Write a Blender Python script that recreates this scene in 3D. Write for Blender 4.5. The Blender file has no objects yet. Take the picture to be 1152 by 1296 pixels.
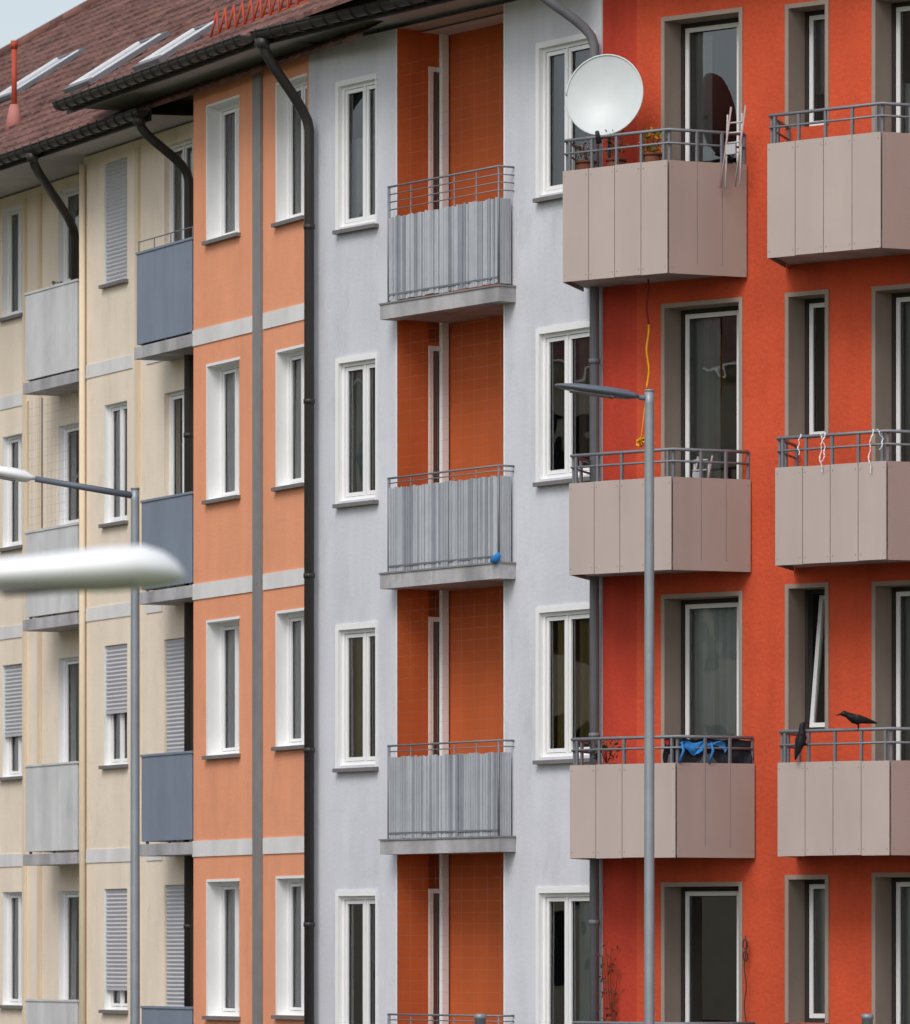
import bpy, math, random, bmesh
from mathutils import Vector, Matrix
random.seed(7)
F=7600.0; HY=1208.0; EYE=4.6
scene=bpy.context.scene
def lin(c):
    o=[]
    for v in c:
        v/=255.0
        o.append(v/12.92 if v<=0.04045 else ((v+0.055)/1.055)**2.4)
    return (o[0],o[1],o[2],1)
# ---------------------------------------------------------------- materials
def mat(name,col,rough=.8,var=.10,scale=1.5,bump=0.0,bscale=60,streak=0.0,metal=0,spec=.3,fine=0.0,sx=2.2,grime=0.0):
    m=bpy.data.materials.new(name); m.use_nodes=True
    nt=m.node_tree; N=nt.nodes; L=nt.links
    b=N['Principled BSDF']; b.inputs['Roughness'].default_value=rough; b.inputs['Metallic'].default_value=metal
    b.inputs['Specular IOR Level'].default_value=spec
    tc=N.new('ShaderNodeTexCoord')
    rgb=N.new('ShaderNodeRGB'); rgb.outputs[0].default_value=lin(col)
    cur=rgb.outputs[0]
    def mul(cur,fac,amt,lo,hi,up=.35):
        mr=N.new('ShaderNodeMapRange'); mr.inputs[1].default_value=lo; mr.inputs[2].default_value=hi
        mr.inputs[3].default_value=1-amt; mr.inputs[4].default_value=1+amt*up
        L.new(fac,mr.inputs[0])
        vm=N.new('ShaderNodeVectorMath'); vm.operation='SCALE'
        L.new(cur,vm.inputs[0]); L.new(mr.outputs[0],vm.inputs['Scale'])
        return vm.outputs[0]
    if var>0:
        n=N.new('ShaderNodeTexNoise'); n.inputs['Scale'].default_value=scale; n.inputs['Detail'].default_value=6; n.inputs['Roughness'].default_value=.65
        L.new(tc.outputs['Object'],n.inputs['Vector']); cur=mul(cur,n.outputs[0],var,.3,.7)
    if streak>0:
        mp=N.new('ShaderNodeMapping'); mp.inputs['Scale'].default_value=(sx,sx,.3)
        n=N.new('ShaderNodeTexNoise'); n.inputs['Scale'].default_value=1.3; n.inputs['Detail'].default_value=4
        L.new(tc.outputs['Object'],mp.inputs[0]); L.new(mp.outputs[0],n.inputs['Vector']); cur=mul(cur,n.outputs[0],streak,.3,.62)
    if grime>0:
        mp=N.new('ShaderNodeMapping'); mp.inputs['Scale'].default_value=(1.6,1.6,.8); mp.inputs['Location'].default_value=(3,1,7)
        n=N.new('ShaderNodeTexNoise'); n.inputs['Scale'].default_value=1.6; n.inputs['Detail'].default_value=10; n.inputs['Roughness'].default_value=.78
        L.new(tc.outputs['Object'],mp.inputs[0]); L.new(mp.outputs[0],n.inputs['Vector']); cur=mul(cur,n.outputs[0],grime,.30,.46,0)
    if fine>0:
        n=N.new('ShaderNodeTexNoise'); n.inputs['Scale'].default_value=28; n.inputs['Detail'].default_value=3
        L.new(tc.outputs['Object'],n.inputs['Vector']); cur=mul(cur,n.outputs[0],fine,.35,.65)
    L.new(cur,b.inputs['Base Color'])
    if bump>0:
        n=N.new('ShaderNodeTexNoise'); n.inputs['Scale'].default_value=bscale; n.inputs['Detail'].default_value=4
        bp=N.new('ShaderNodeBump'); bp.inputs['Strength'].default_value=bump; bp.inputs['Distance'].default_value=.02
        L.new(tc.outputs['Object'],n.inputs['Vector']); L.new(n.outputs[0],bp.inputs['Height']); L.new(bp.outputs[0],b.inputs['Normal'])
    return m
M={}
M['cream']=mat('cream_render',(244,228,208),.9,.09,.9,.14,30,.06,fine=.03,grime=.12)
M['cream2']=mat('cream_render_darker',(230,212,186),.9,.08,1.2,.1,40,.06)  # darker cream tone for pilasters, pipe, net post and the opposite terrace
M['orange']=mat('peach_render',(240,164,126),.9,.08,.9,.18,30,.06,fine=.03,grime=.10)
M['white']=mat('pale_grey_render',(217,218,225),.9,.10,.6,.14,25,.09,fine=.03,grime=.14)
M['red']=mat('red_render',(212,86,54),.9,.18,.8,.45,18,.13,fine=.07,grime=.14)
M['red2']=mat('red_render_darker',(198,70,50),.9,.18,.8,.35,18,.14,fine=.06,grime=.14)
M['loggia']=mat('loggia_orange',(200,100,52),.85,.10,1.0,.15,50,.08,grime=.12)
M['band']=mat('white_band',(228,226,224),.85,.10,2,.1,50,.10,grime=.12)
M['trim']=mat('white_trim',(240,240,240),.6,.05,3)
M['taupe']=mat('taupe_reveal',(162,146,134),.85,.08,2,.15,50,.08,grime=.1)
M['frame']=mat('white_pvc',(242,242,242),.35,.03,3,spec=.5)
M['dark']=mat('dark_gasket',(38,38,40),.5,0)
M['dframe']=mat('dark_frame',(58,54,54),.5,.05)
M['room']=mat('room_interior',(128,120,112),.9,.3,1)
M['pipe']=mat('dark_brown_metal',(54,50,48),.45,.15,4,spec=.4)
M['gpipe']=mat('zinc_pipe',(120,120,126),.45,.15,4,streak=.15)
M['zinc']=mat('zinc_strip',(138,136,136),.5,.15,4,streak=.1)
M['soffit']=mat('soffit_paint',(190,186,184),.8,.12,2,grime=.15)
M['slab']=mat('concrete_slab',(182,180,182),.85,.2,3,.2,40,.3,grime=.3)
M['sill']=mat('stone_sill',(124,120,120),.8,.15,4)
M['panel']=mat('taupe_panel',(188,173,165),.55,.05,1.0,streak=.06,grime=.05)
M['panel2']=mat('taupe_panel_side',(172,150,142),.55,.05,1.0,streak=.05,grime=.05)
M['wpanel']=mat('pale_metal_panel',(216,216,216),.55,.10,2,streak=.14,grime=.15)
M['bpanel']=mat('blue_grey_panel',(130,140,156),.6,.08,2,streak=.08,grime=.06)
M['corr']=mat('weathered_corrugated',(184,188,194),.55,.12,5,streak=.22,sx=5)
M['corr2']=mat('weathered_corrugated_dark',(154,158,166),.55,.12,5,streak=.25,sx=5)
M['rail']=mat('galvanised_rail',(128,130,136),.45,.12,5,metal=.2)
M['shutter']=mat('shutter_slats',(190,190,194),.6,.05,3)
M['snow']=mat('red_oxide_metal',(186,78,54),.6,.15,5)
M['pink']=mat('faded_red_flashing',(188,124,114),.7,.15,5)
M['lampgrey']=mat('galvanised_pole',(150,156,162),.45,.12,6,streak=.15,metal=.3)
M['lampwhite']=mat('lamp_white_shell',(245,246,247),.35,.04,3,spec=.5)
M['lampdark']=mat('lamp_dark_shell',(100,106,118),.4,.05,3)
M['dish']=mat('dish_enamel',(206,212,212),.4,.08,3,spec=.5)
M['black']=mat('crow_feathers',(24,24,27),.55,.2,20)
M['leafg']=mat('leaf_green',(74,102,42),.7,.4,15)
M['leafy']=mat('leaf_yellow',(196,160,40),.7,.3,15)
M['twig']=mat('dry_twig',(106,60,42),.8,.2,15)
M['blue']=mat('blue_cloth',(50,130,200),.8,.15,8)
M['darkcloth']=mat('dark_cloth',(40,40,48),.9,.3,8)
M['redcloth']=mat('red_cloth',(150,50,50),.9,.2,8)
M['yellow']=mat('yellow_cloth',(232,170,30),.9,.2,8)
M['ribbon']=mat('white_ribbon',(235,235,238),.6,.05,8)
M['chairpink']=mat('chair_frame_paint',(178,158,156),.5,.08,8)
M['chairgrey']=mat('chair_slat_paint',(190,188,190),.5,.08,8)
M['terracotta']=mat('terracotta_pot',(120,72,54),.8,.15,8)
M['asphalt']=mat('asphalt_road',(64,64,66),.9,.2,2,.4,80)
M['paving']=mat('paving',(128,126,122),.9,.2,2,.3,60)
M['kerb']=mat('kerb_stone',(150,148,144),.85,.15,4)
M['ground']=mat('ground_earth',(92,98,66),.95,.3,.3,.4,10)
M['paint']=mat('road_paint',(225,225,222),.7,.1,4)
def tilemat():
    m=mat('roof_tiles',(120,86,78),.85,.24,.8,.3,30,.12,grime=.25)
    nt=m.node_tree;N=nt.nodes;L=nt.links;b=N['Principled BSDF']
    src=b.inputs['Base Color'].links[0].from_socket
    tc=N.new('ShaderNodeTexCoord'); v=N.new('ShaderNodeTexVoronoi'); v.inputs['Scale'].default_value=4.5
    L.new(tc.outputs['Object'],v.inputs['Vector'])
    sp=N.new('ShaderNodeSeparateColor'); L.new(v.outputs['Color'],sp.inputs[0])
    mr=N.new('ShaderNodeMapRange'); mr.inputs[3].default_value=.62; mr.inputs[4].default_value=1.25; L.new(sp.outputs[0],mr.inputs[0])
    vm=N.new('ShaderNodeVectorMath'); vm.operation='SCALE'; L.new(src,vm.inputs[0]); L.new(mr.outputs[0],vm.inputs['Scale']); L.new(vm.outputs[0],b.inputs['Base Color'])
    return m
M['tile']=tilemat()
def glassmat():
    m=bpy.data.materials.new('window_glass'); m.use_nodes=True; nt=m.node_tree;N=nt.nodes;L=nt.links
    N.remove(N['Principled BSDF']); out=N['Material Output']
    t=N.new('ShaderNodeBsdfTransparent'); t.inputs[0].default_value=(.80,.84,.84,1)
    g=N.new('ShaderNodeBsdfGlossy'); g.inputs['Roughness'].default_value=.01; g.inputs[0].default_value=(.95,.97,1,1)
    fr=N.new('ShaderNodeFresnel'); fr.inputs[0].default_value=2.2
    tc=N.new('ShaderNodeTexCoord'); n=N.new('ShaderNodeTexNoise'); n.inputs['Scale'].default_value=1.4
    bp=N.new('ShaderNodeBump'); bp.inputs['Strength'].default_value=.22; bp.inputs['Distance'].default_value=.02
    L.new(tc.outputs['Object'],n.inputs['Vector']); L.new(n.outputs[0],bp.inputs['Height']); L.new(bp.outputs[0],g.inputs['Normal'])
    mx=N.new('ShaderNodeMixShader'); L.new(fr.outputs[0],mx.inputs[0]); L.new(t.outputs[0],mx.inputs[1]); L.new(g.outputs[0],mx.inputs[2]); L.new(mx.outputs[0],out.inputs[0])
    return m
M['glass']=glassmat()
for k,c in (('cur_w',(226,228,226)),('cur_g',(176,180,180)),('cur_y',(200,174,112)),('cur_b',(150,128,116))):
    M[k]=mat('curtain_'+k,c,.9,.12,2.0,streak=.12,sx=6)
# ---------------------------------------------------------------- mesh builder
class MB:
    def __init__(s,name,parent=None,loc=None):
        s.name=name;s.parent=parent;s.v=[];s.f=[];s.mi=[];s.sm=[];s.ms=[];s.loc=loc
    def _m(s,k):
        if k not in s.ms:s.ms.append(k)
        return s.ms.index(k)
    def face(s,pts,k,smooth=False):
        i=len(s.v); s.v+= [tuple(p) for p in pts]; s.f.append(tuple(range(i,i+len(pts)))); s.mi.append(s._m(k)); s.sm.append(smooth)
    def hexa(s,p,k):
        i=len(s.v); s.v+=[tuple(q) for q in p]
        for q in ((0,3,2,1),(4,5,6,7),(0,1,5,4),(1,2,6,5),(2,3,7,6),(3,0,4,7)):
            s.f.append(tuple(i+a for a in q)); s.mi.append(s._m(k)); s.sm.append(False)
    def box(s,x0,x1,y0,y1,z0,z1,k):
        s.hexa([(x0,y0,z0),(x1,y0,z0),(x1,y1,z0),(x0,y1,z0),(x0,y0,z1),(x1,y0,z1),(x1,y1,z1),(x0,y1,z1)],k)
    def wallbox(s,a,b,th,z0,z1,k):
        ax,ay=a;bx,by=b;dx,dy=bx-ax,by-ay;l=math.hypot(dx,dy);nx,ny=-dy/l*th,dx/l*th
        s.hexa([(ax,ay,z0),(bx,by,z0),(bx+nx,by+ny,z0),(ax+nx,ay+ny,z0),(ax,ay,z1),(bx,by,z1),(bx+nx,by+ny,z1),(ax+nx,ay+ny,z1)],k)
    def tube(s,pts,r,k,n=10,caps=True):
        pts=[Vector(p) for p in pts]; rs=r if isinstance(r,(list,tuple)) else [r]*len(pts)
        base=len(s.v); prev=None
        for i,p in enumerate(pts):
            if i==0:t=pts[1]-pts[0]
            elif i==len(pts)-1:t=pts[-1]-pts[-2]
            else:t=(pts[i+1]-pts[i]).normalized()+(pts[i]-pts[i-1]).normalized()
            t.normalize()
            if prev is None:
                a=Vector((0,0,1)) if abs(t.z)<.9 else Vector((1,0,0))
                u=t.cross(a).normalized()
            else:
                u=(prev-t*prev.dot(t)).normalized()
            prev=u; w=t.cross(u)
            for j in range(n):
                an=2*math.pi*j/n; q=p+(u*math.cos(an)+w*math.sin(an))*rs[i]; s.v.append(tuple(q))
        mi=s._m(k)
        for i in range(len(pts)-1):
            for j in range(n):
                a=base+i*n+j;b=base+i*n+(j+1)%n
                s.f.append((a,b,b+n,a+n)); s.mi.append(mi); s.sm.append(True)
        if caps:
            s.f.append(tuple(base+j for j in range(n))[::-1]); s.mi.append(mi); s.sm.append(False)
            e=base+(len(pts)-1)*n; s.f.append(tuple(e+j for j in range(n))); s.mi.append(mi); s.sm.append(False)
    def loft(s,secs,k,n=16):
        base=len(s.v); mi=s._m(k)
        for c,u,v in secs:
            c=Vector(c);u=Vector(u);v=Vector(v)
            for j in range(n):
                a=2*math.pi*j/n; s.v.append(tuple(c+u*math.cos(a)+v*math.sin(a)))
        for i in range(len(secs)-1):
            for j in range(n):
                a=base+i*n+j;b=base+i*n+(j+1)%n
                s.f.append((a,b,b+n,a+n)); s.mi.append(mi); s.sm.append(True)
        s.f.append(tuple(base+j for j in range(n))[::-1]); s.mi.append(mi); s.sm.append(True)
        e=base+(len(secs)-1)*n; s.f.append(tuple(e+j for j in range(n))); s.mi.append(mi); s.sm.append(True)
    def build(s,bevel=0):
        me=bpy.data.meshes.new(s.name); me.from_pydata(s.v,[],s.f)
        for k in s.ms: me.materials.append(M[k])
        me.polygons.foreach_set('material_index',s.mi); me.polygons.foreach_set('use_smooth',s.sm); me.update()
        o=bpy.data.objects.new(s.name,me); scene.collection.objects.link(o)
        if s.parent: o.parent=s.parent
        if s.loc: o.location=s.loc
        if bevel:
            b=o.modifiers.new('b','BEVEL'); b.width=bevel; b.segments=2; b.limit_method='ANGLE'
        return o
def empty(name,loc=(0,0,0),rz=0):
    e=bpy.data.objects.new(name,None); e.location=loc; e.rotation_euler=(0,0,rz); scene.collection.objects.link(e); return e
# ---------------------------------------------------------------- facade frames
class Fr:
    def __init__(s,name,th,pxr,sr):
        s.th=math.radians(th); z=F/sr; s.O=((pxr-576)/F*z,z); s.c=math.cos(s.th); s.s=math.sin(s.th)
        s.e=empty(name,(s.O[0],s.O[1],0),-s.th) if name else None
    def sol(s,px,d=0):
        u=(px-576)/F; x=(u*(s.O[1]-d*s.c)-s.O[0]+d*s.s)/(s.c+u*s.s); t=s.O[1]-x*s.s-d*s.c; return x,t
    def x(s,px,d=0): return s.sol(px,d)[0]
    def z(s,px,py,d=0): return EYE+s.sol(px,d)[1]*(HY-py)/F
    def world(s,x,y,z): return Vector((s.O[0]+x*s.c+y*s.s, s.O[1]-x*s.s+y*s.c, z))
    def local(s,w):
        dx,dy=w[0]-s.O[0],w[1]-s.O[1]; return Vector((dx*s.c-dy*s.s, dx*s.s+dy*s.c, w[2]))
    def roofhit(s,px,py,yf,zg,tan):
        o=s.local((0,0,EYE)); d=s.local((s.O[0]+(px-576)/F,s.O[1]+1,(HY-py)/F)) ; d=Vector((d.x,d.y,(HY-py)/F))
        t=(zg+tan*(o.y-yf)-o.z)/(d.z-tan*d.y); return o+d*t
def wall(mb,x0,x1,z0,z1,y,holes,k,kf=None):
    hs=[h for h in holes if h[1]>x0 and h[0]<x1]
    xs=sorted(set([x0,x1]+[min(max(v,x0),x1) for h in hs for v in h[:2]]+([kf[0]] if kf else []))); zs=sorted(set([z0,z1]+[min(max(v,z0),z1) for h in hs for v in h[2:4]]))
    for i in range(len(xs)-1):
        for j in range(len(zs)-1):
            cx=(xs[i]+xs[i+1])/2; cz=(zs[j]+zs[j+1])/2
            if any(h[0]<cx<h[1] and h[2]<cz<h[3] for h in hs): continue
            kk=kf[1] if kf and cx<kf[0] else k
            mb.face([(xs[i],y,zs[j]),(xs[i+1],y,zs[j]),(xs[i+1],y,zs[j+1]),(xs[i],y,zs[j+1])],kk)
    for h in hs:
        a,b,c,d,dep,rk=h
        mb.face([(a,y,c),(a,y+dep,c),(a,y+dep,d),(a,y,d)],rk)
        mb.face([(b,y,c),(b,y+dep,c),(b,y+dep,d),(b,y,d)],rk)
        mb.face([(a,y,d),(b,y,d),(b,y+dep,d),(a,y+dep,d)],rk)
        mb.face([(a,y,c),(b,y,c),(b,y+dep,c),(a,y+dep,c)],rk)
rw=random.Random(21)
def window(mf,mg,mi_,x0,x1,z0,z1,y,splits=(0,1),outer='frame',fw=.04,sw=.04,shut=0,cur=None,curf=1.0,curside=0,tilt=False):
    mf.box(x0,x0+fw,y,y+.075,z0,z1,outer); mf.box(x1-fw,x1,y,y+.075,z0,z1,outer)
    mf.box(x0+fw,x1-fw,y+.001,y+.074,z1-fw,z1,outer); mf.box(x0+fw,x1-fw,y+.001,y+.074,z0,z0+fw,outer)
    ix0,ix1=x0+fw,x1-fw; W=ix1-ix0
    for i in range(len(splits)-1):
        a=ix0+W*splits[i]; b=ix0+W*splits[i+1]
        if i>0:
            a+=.012; mf.box(a-.024,a,y+.002,y+.073,z0+fw,z1-fw,outer)
        if i<len(splits)-2: b-=.012
        za,zb=z0+fw+.006,z1-fw-.006; a+=.006; b-=.006
        w=min(sw,(b-a)*.3); yy=y+.012
        if tilt:
            T=.17
            def sl(xa,xb,u,v):
                f=lambda z:T*(z-za)/(zb-za)
                mf.hexa([(xa,yy+f(u),u),(xb,yy+f(u),u),(xb,yy+.05+f(u),u),(xa,yy+.05+f(u),u),(xa,yy+f(v),v),(xb,yy+f(v),v),(xb,yy+.05+f(v),v),(xa,yy+.05+f(v),v)],'frame')
            sl(a,a+w,za,zb); sl(b-w,b,za,zb); sl(a+w,b-w,za,za+w); sl(a+w,b-w,zb-w,zb)
            mg.face([(a+w,yy+.03,za+w),(b-w,yy+.03,za+w),(b-w,yy+.03+T,zb-w),(a+w,yy+.03+T,zb-w)],'glass'); continue
        mf.box(a-.005,b+.005,y+.066,y+.070,za-.005,za+.02,'dark')
        mf.box(a-.005,a+.02,y+.066,y+.070,za+.02,zb,'dark'); mf.box(b-.02,b+.005,y+.066,y+.070,za+.02,zb,'dark')
        mf.box(a,a+w,yy,yy+.05,za,zb,'frame'); mf.box(b-w,b,yy,yy+.05,za,zb,'frame')
        mf.box(a+w,b-w,yy+.001,yy+.049,za,za+w,'frame'); mf.box(a+w,b-w,yy+.001,yy+.049,zb-w,zb,'frame')
        g=.007
        mf.box(a+w,a+w+g,yy+.02,yy+.024,za+w,zb-w,'dark'); mf.box(b-w-g,b-w,yy+.02,yy+.024,za+w,zb-w,'dark')
        mf.box(a+w+g,b-w-g,yy+.02,yy+.024,zb-w-g,zb-w,'dark'); mf.box(a+w+g,b-w-g,yy+.02,yy+.024,za+w,za+w+g,'dark')
        t=random.uniform(-.006,.006); t2=random.uniform(-.006,.006)
        mg.face([(a+w,yy+.030,za+w),(b-w,yy+.030+t,za+w),(b-w,yy+.030+t+t2,zb-w),(a+w,yy+.030+t2,zb-w)],'glass')
    if shut>0:
        zt=z1; zb=z1-(z1-z0)*shut; n=max(2,int((zt-zb)/.048)); yb=y-.035
        for i in range(n):
            u=zb+(zt-zb)*i/n; v=zb+(zt-zb)*(i+1)/n; m_=(u*.5+v*.5)
            mf.face([(x0+.01,yb,u),(x1-.01,yb,u),(x1-.01,yb-.010,m_),(x0+.01,yb-.010,m_)],'shutter')
            mf.face([(x0+.01,yb-.010,m_),(x1-.01,yb-.010,m_),(x1-.01,yb+.004,v),(x0+.01,yb+.004,v)],'shutter')
        mf.box(x0+.01,x1-.01,yb-.014,yb+.006,zb-.03,zb-.001,'shutter')
    if cur:
        yc=y+.125+(.2 if tilt else 0); A0,B0=x0+.02,x1-.02; WW=B0-A0
        def drape(a,b,u,v):
            n=max(5,int((b-a)/.028)); ph=rw.random()*6; pr=None
            for i in range(n+1):
                xx=a+(b-a)*i/n; oo=.022*math.sin(ph+i*1.9)+.014*math.sin(i*.9)
                if pr: mi_.face([(pr[0],yc+pr[1],u),(xx,yc+oo,u),(xx,yc+oo,v),(pr[0],yc+pr[1],v)],cur,True)
                pr=(xx,oo)
        u,v=z0+.03,z1-.03
        if curf<1:
            if curside==0: drape(A0,A0+WW*curf,u,v)
            else: drape(B0-WW*curf,B0,u,v)
        else:
            r=rw.random()
            if r<.4: drape(A0,B0,u,v)
            elif r<.7: drape(A0,A0+WW*rw.uniform(.2,.4),u,v); drape(B0-WW*rw.uniform(.2,.35),B0,u,v)
            elif r<.85: drape(A0,B0,u+(v-u)*rw.uniform(.3,.6),v)
            else: drape(A0,B0,u,u+(v-u)*rw.uniform(.45,.7))
    A,Bx,Y0,Y1,Z0,Z1=x0-.12,x1+.12,y+.078,y+1.4,z0-.1,z1+.1
    mi_.face([(A,Y1,Z0),(Bx,Y1,Z0),(Bx,Y1,Z1),(A,Y1,Z1)],'room'); mi_.face([(A,Y0,Z0),(A,Y1,Z0),(A,Y1,Z1),(A,Y0,Z1)],'room')
    mi_.face([(Bx,Y0,Z0),(Bx,Y1,Z0),(Bx,Y1,Z1),(Bx,Y0,Z1)],'room'); mi_.face([(A,Y0,Z0),(Bx,Y0,Z0),(Bx,Y1,Z0),(A,Y1,Z0)],'room'); mi_.face([(A,Y0,Z1),(Bx,Y0,Z1),(Bx,Y1,Z1),(A,Y1,Z1)],'room')
def sill(mb,x0,x1,z,y,k='sill',out=.06):
    mb.box(x0-.04,x1+.04,y-out,y+.03,z-.045,z-.004,k)
def gutter(mb,x0,x1,y,z,r,k,ticks=.27):
    n=8; prev=None
    for j in range(n+1):
        a=math.pi+math.pi*j/n; p=(y+r*math.cos(a),z+r*math.sin(a))
        if prev: mb.face([(x0,prev[0],prev[1]),(x1,prev[0],prev[1]),(x1,p[0],p[1]),(x0,p[0],p[1])],k,True)
        prev=p
    mb.tube([(x0,y-r,z+.005),(x1,y-r,z+.005)],.012,k,6)
    for xx in (x0,x1):
        mb.face([(xx,y+r*math.cos(math.pi+math.pi*j/n),z+r*math.sin(math.pi+math.pi*j/n)) for j in range(n+1)],k)
    x=x0+.1
    while x<x1-.05:
        pts=[(x,y+(r+.006)*math.cos(math.pi+math.pi*j/6),z+(r+.006)*math.sin(math.pi+math.pi*j/6)) for j in range(7)]
        mb.tube([(x,y-r,z+.03)]+pts,.011,k,5); x+=ticks
def tiles(mb,x0,x1,yf,zg,tan,ytop,hipx=None):
    st=.30; ny=int((ytop-yf)/st); px=.055
    nx=int((x1-x0)/px)
    for i in range(ny):
        ya=yf+i*st; yb=ya+st+.02; za=zg+tan*(ya-yf)+.035; zb=zg+tan*(yb-yf)
        xs=x0 if hipx is None else max(x0,hipx+(ya-yf))
        prev=None; jj=0
        for j in range(nx+1):
            xx=x0+j*px
            if xx<xs-px: continue
            xx=max(xx,xs)
            if j%4==0: jj=random.uniform(-.006,.008)
            h=.018*(.5+.5*math.cos(2*math.pi*(j%4)/4))+jj
            cur=(xx,h)
            if prev:
                mb.face([(prev[0],ya,za+prev[1]),(cur[0],ya,za+cur[1]),(cur[0],yb,zb+cur[1]),(prev[0],yb,zb+prev[1])],'tile')
                mb.face([(prev[0],ya,za-.04),(cur[0],ya,za-.04),(cur[0],ya,za+cur[1]),(prev[0],ya,za+prev[1])],'tile')
            prev=cur
def shell(mb,x0,x1,z1,y0,y1,k):
    mb.face([(x0,y0,0),(x0,y1,0),(x0,y1,z1),(x0,y0,z1)],k); mb.face([(x1,y0,0),(x1,y1,0),(x1,y1,z1),(x1,y0,z1)],k)
    mb.face([(x0,y1,0),(x1,y1,0),(x1,y1,z1),(x0,y1,z1)],k); mb.face([(x0,y0+.3,z1-.02),(x1,y0+.3,z1-.02),(x1,y1,z1-.02),(x0,y1,z1-.02)],k)
def bend(p0,p1,p2,p3,n=6):
    out=[]
    for i in range(n+1):
        t=i/n; out.append(tuple(((1-t)**3)*a+3*((1-t)**2)*t*b+3*(1-t)*t*t*c+t**3*d for a,b,c,d in zip(p0,p1,p2,p3)))
    return out
FL=2.9
C=Fr('cream_apartment_building',65,215,107.9)
O=Fr('peach_apartment_building',65.3,391,115.8)
W=Fr('pale_grey_apartment_building',56,391,115.8)
R=Fr('red_apartment_building',40,762,124.5)
ZU=14.58; ZL=14.33
CUR=['cur_g','cur_w','cur_g',None,'cur_w','cur_g','cur_b']
# ================================================================ CREAM
mb=MB('walls',C.e); mf=MB('window_frames',C.e); mg=MB('window_glass',C.e); mi=MB('interiors',C.e); md=MB('floor_bands_and_sills',C.e)
dA=-.5
xa=C.x(106,dA); xb0=C.x(106); xb1=C.x(246)
zt=ZL-.05
rowsA=[(262,400),(551,692),(841,983),(1129,1272)]
hA=[]; RV=.075
def colA(dx,do=True):
    for i,(t,b) in enumerate(rowsA+[(1418,1560)]):
        x0=C.x(3,dA)+dx;x1=C.x(31,dA)+dx; zt_=C.z(15,t,dA);zb=C.z(15,b,dA)
        hA.append((x0,x1,zb,zt_,RV,'trim')); sill(md,x0,x1,zb,.5)
        window(mf,mg,mi,x0,x1,zb,zt_,.5+RV,(0,.5,1),fw=.035,sw=.035,cur=CUR[(i*3+int(dx*2))%7],shut=[0,0,.62,0,0][i])
colA(0)
for k in (1,2,3): colA(-3.3*k)
for i,(t,b) in enumerate([(238,358),(537,665),(832,975),(1128,1275),(1417,1565)]):
    x0=C.x(74,dA);x1=C.x(100,dA); zt_=C.z(87,t,dA);zb=C.z(87,b,dA)
    hA.append((x0,x1,zb,zt_,RV,'trim')); window(mf,mg,mi,x0,x1,zb,zt_,.5+RV,(0,1),fw=.035,sw=.035,cur=CUR[(i*2+1)%7]); sill(md,x0,x1,zb,.5)
hip=C.roofhit(0,75,-.6,ZL+.05,.65); xc=hip.x-(hip.y+.6)
wall(mb,xc+.6,xa+.6,0,zt,.5,hA,'cream')
hB=[]
shB=[1.0,0,.55,.82,0]
for i,(t,b) in enumerate([(203,357),(510,661),(816,968),(1125,1278),(1435,1587)]):
    x0=C.x(132);x1=C.x(161); zt_=C.z(146,t);zb=C.z(146,b)
    hB.append((x0,x1,zb,zt_,RV,'trim')); sill(md,x0,x1,zb,0); window(mf,mg,mi,x0,x1,zb,zt_,RV-.01,(0,.5,1),fw=.035,sw=.035,shut=shB[i],cur=CUR[i])
for i,(t,b) in enumerate([(181,420),(495,730),(808,1052),(1120,1375)]):
    x0=C.x(208);x1=C.x(243); zt_=C.z(222,t);zb=C.z(222,b)
    hB.append((x0,x1,zb,zt_,RV,'cream')); window(mf,mg,mi,x0,x1,zb,zt_,RV-.01,(0,.5,1),fw=.035,sw=.035,shut=[0,0,.58,.9][i],cur=CUR[i+2])
wall(mb,xb0,xb1+.3,0,zt,0,hB,'cream')
mb.face([(xb0,0,0),(xb0,.5,0),(xb0,.5,zt),(xb0,0,zt)],'cream')
shell(mb,xc+.6,xb1+.3,zt,.5,10,'cream')
for py in (465,775,1083,1390):
    z=C.z(135,py); md.box(xb0-.01,C.x(168),-.012,-.001,z-.08,z+.08,'band'); md.box(C.x(186),C.x(206),-.012,-.001,z-.08,z+.08,'band')
for py in (508,800,1089,1380):
    z=C.z(15,py,dA); md.box(xc+.6,C.x(31,dA),.488,.499,z-.08,z+.08,'band')
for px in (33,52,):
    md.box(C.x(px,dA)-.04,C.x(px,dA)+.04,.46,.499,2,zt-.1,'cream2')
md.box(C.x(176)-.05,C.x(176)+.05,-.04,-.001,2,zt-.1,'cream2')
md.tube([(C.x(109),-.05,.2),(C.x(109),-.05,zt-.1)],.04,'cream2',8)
for a in (mb,mf,mg,mi,md): a.build()
mr=MB('roof',C.e)
xg1=C.x(192,.6)
tiles(mr,xc,xg1+6,-.6,ZL+.05,.65,6.4,hipx=xc)
zr=ZL+.05+.65*7
mr.face([(xc,-.6,ZL+.05),(xc,13.4,ZL+.05),(xc+7,6.4,zr)],'tile'); mr.face([(xc,13.4,ZL+.05),(xg1+6,13.4,ZL+.05),(xg1+6,6.4,zr),(xc+7,6.4,zr)],'tile')
mr.tube([(xc,-.6,ZL+.1),(xc+7,6.4,zr+.06)],.09,'tile',8); mr.tube([(xc+7,6.4,zr+.06),(xg1+6,6.4,zr+.06)],.09,'tile',8)
mr.face([(xc,-.6,ZL-.03),(xg1,-.6,ZL-.03),(xg1+.3,.6,ZL-.03),(xc,.6,ZL-.03)],'soffit'); mr.box(xc,xg1,-.62,-.60,ZL-.10,ZL+.06,'pipe')
gutter(mr,xc,xg1,-.71,ZL+.02,.085,'pipe')
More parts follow.
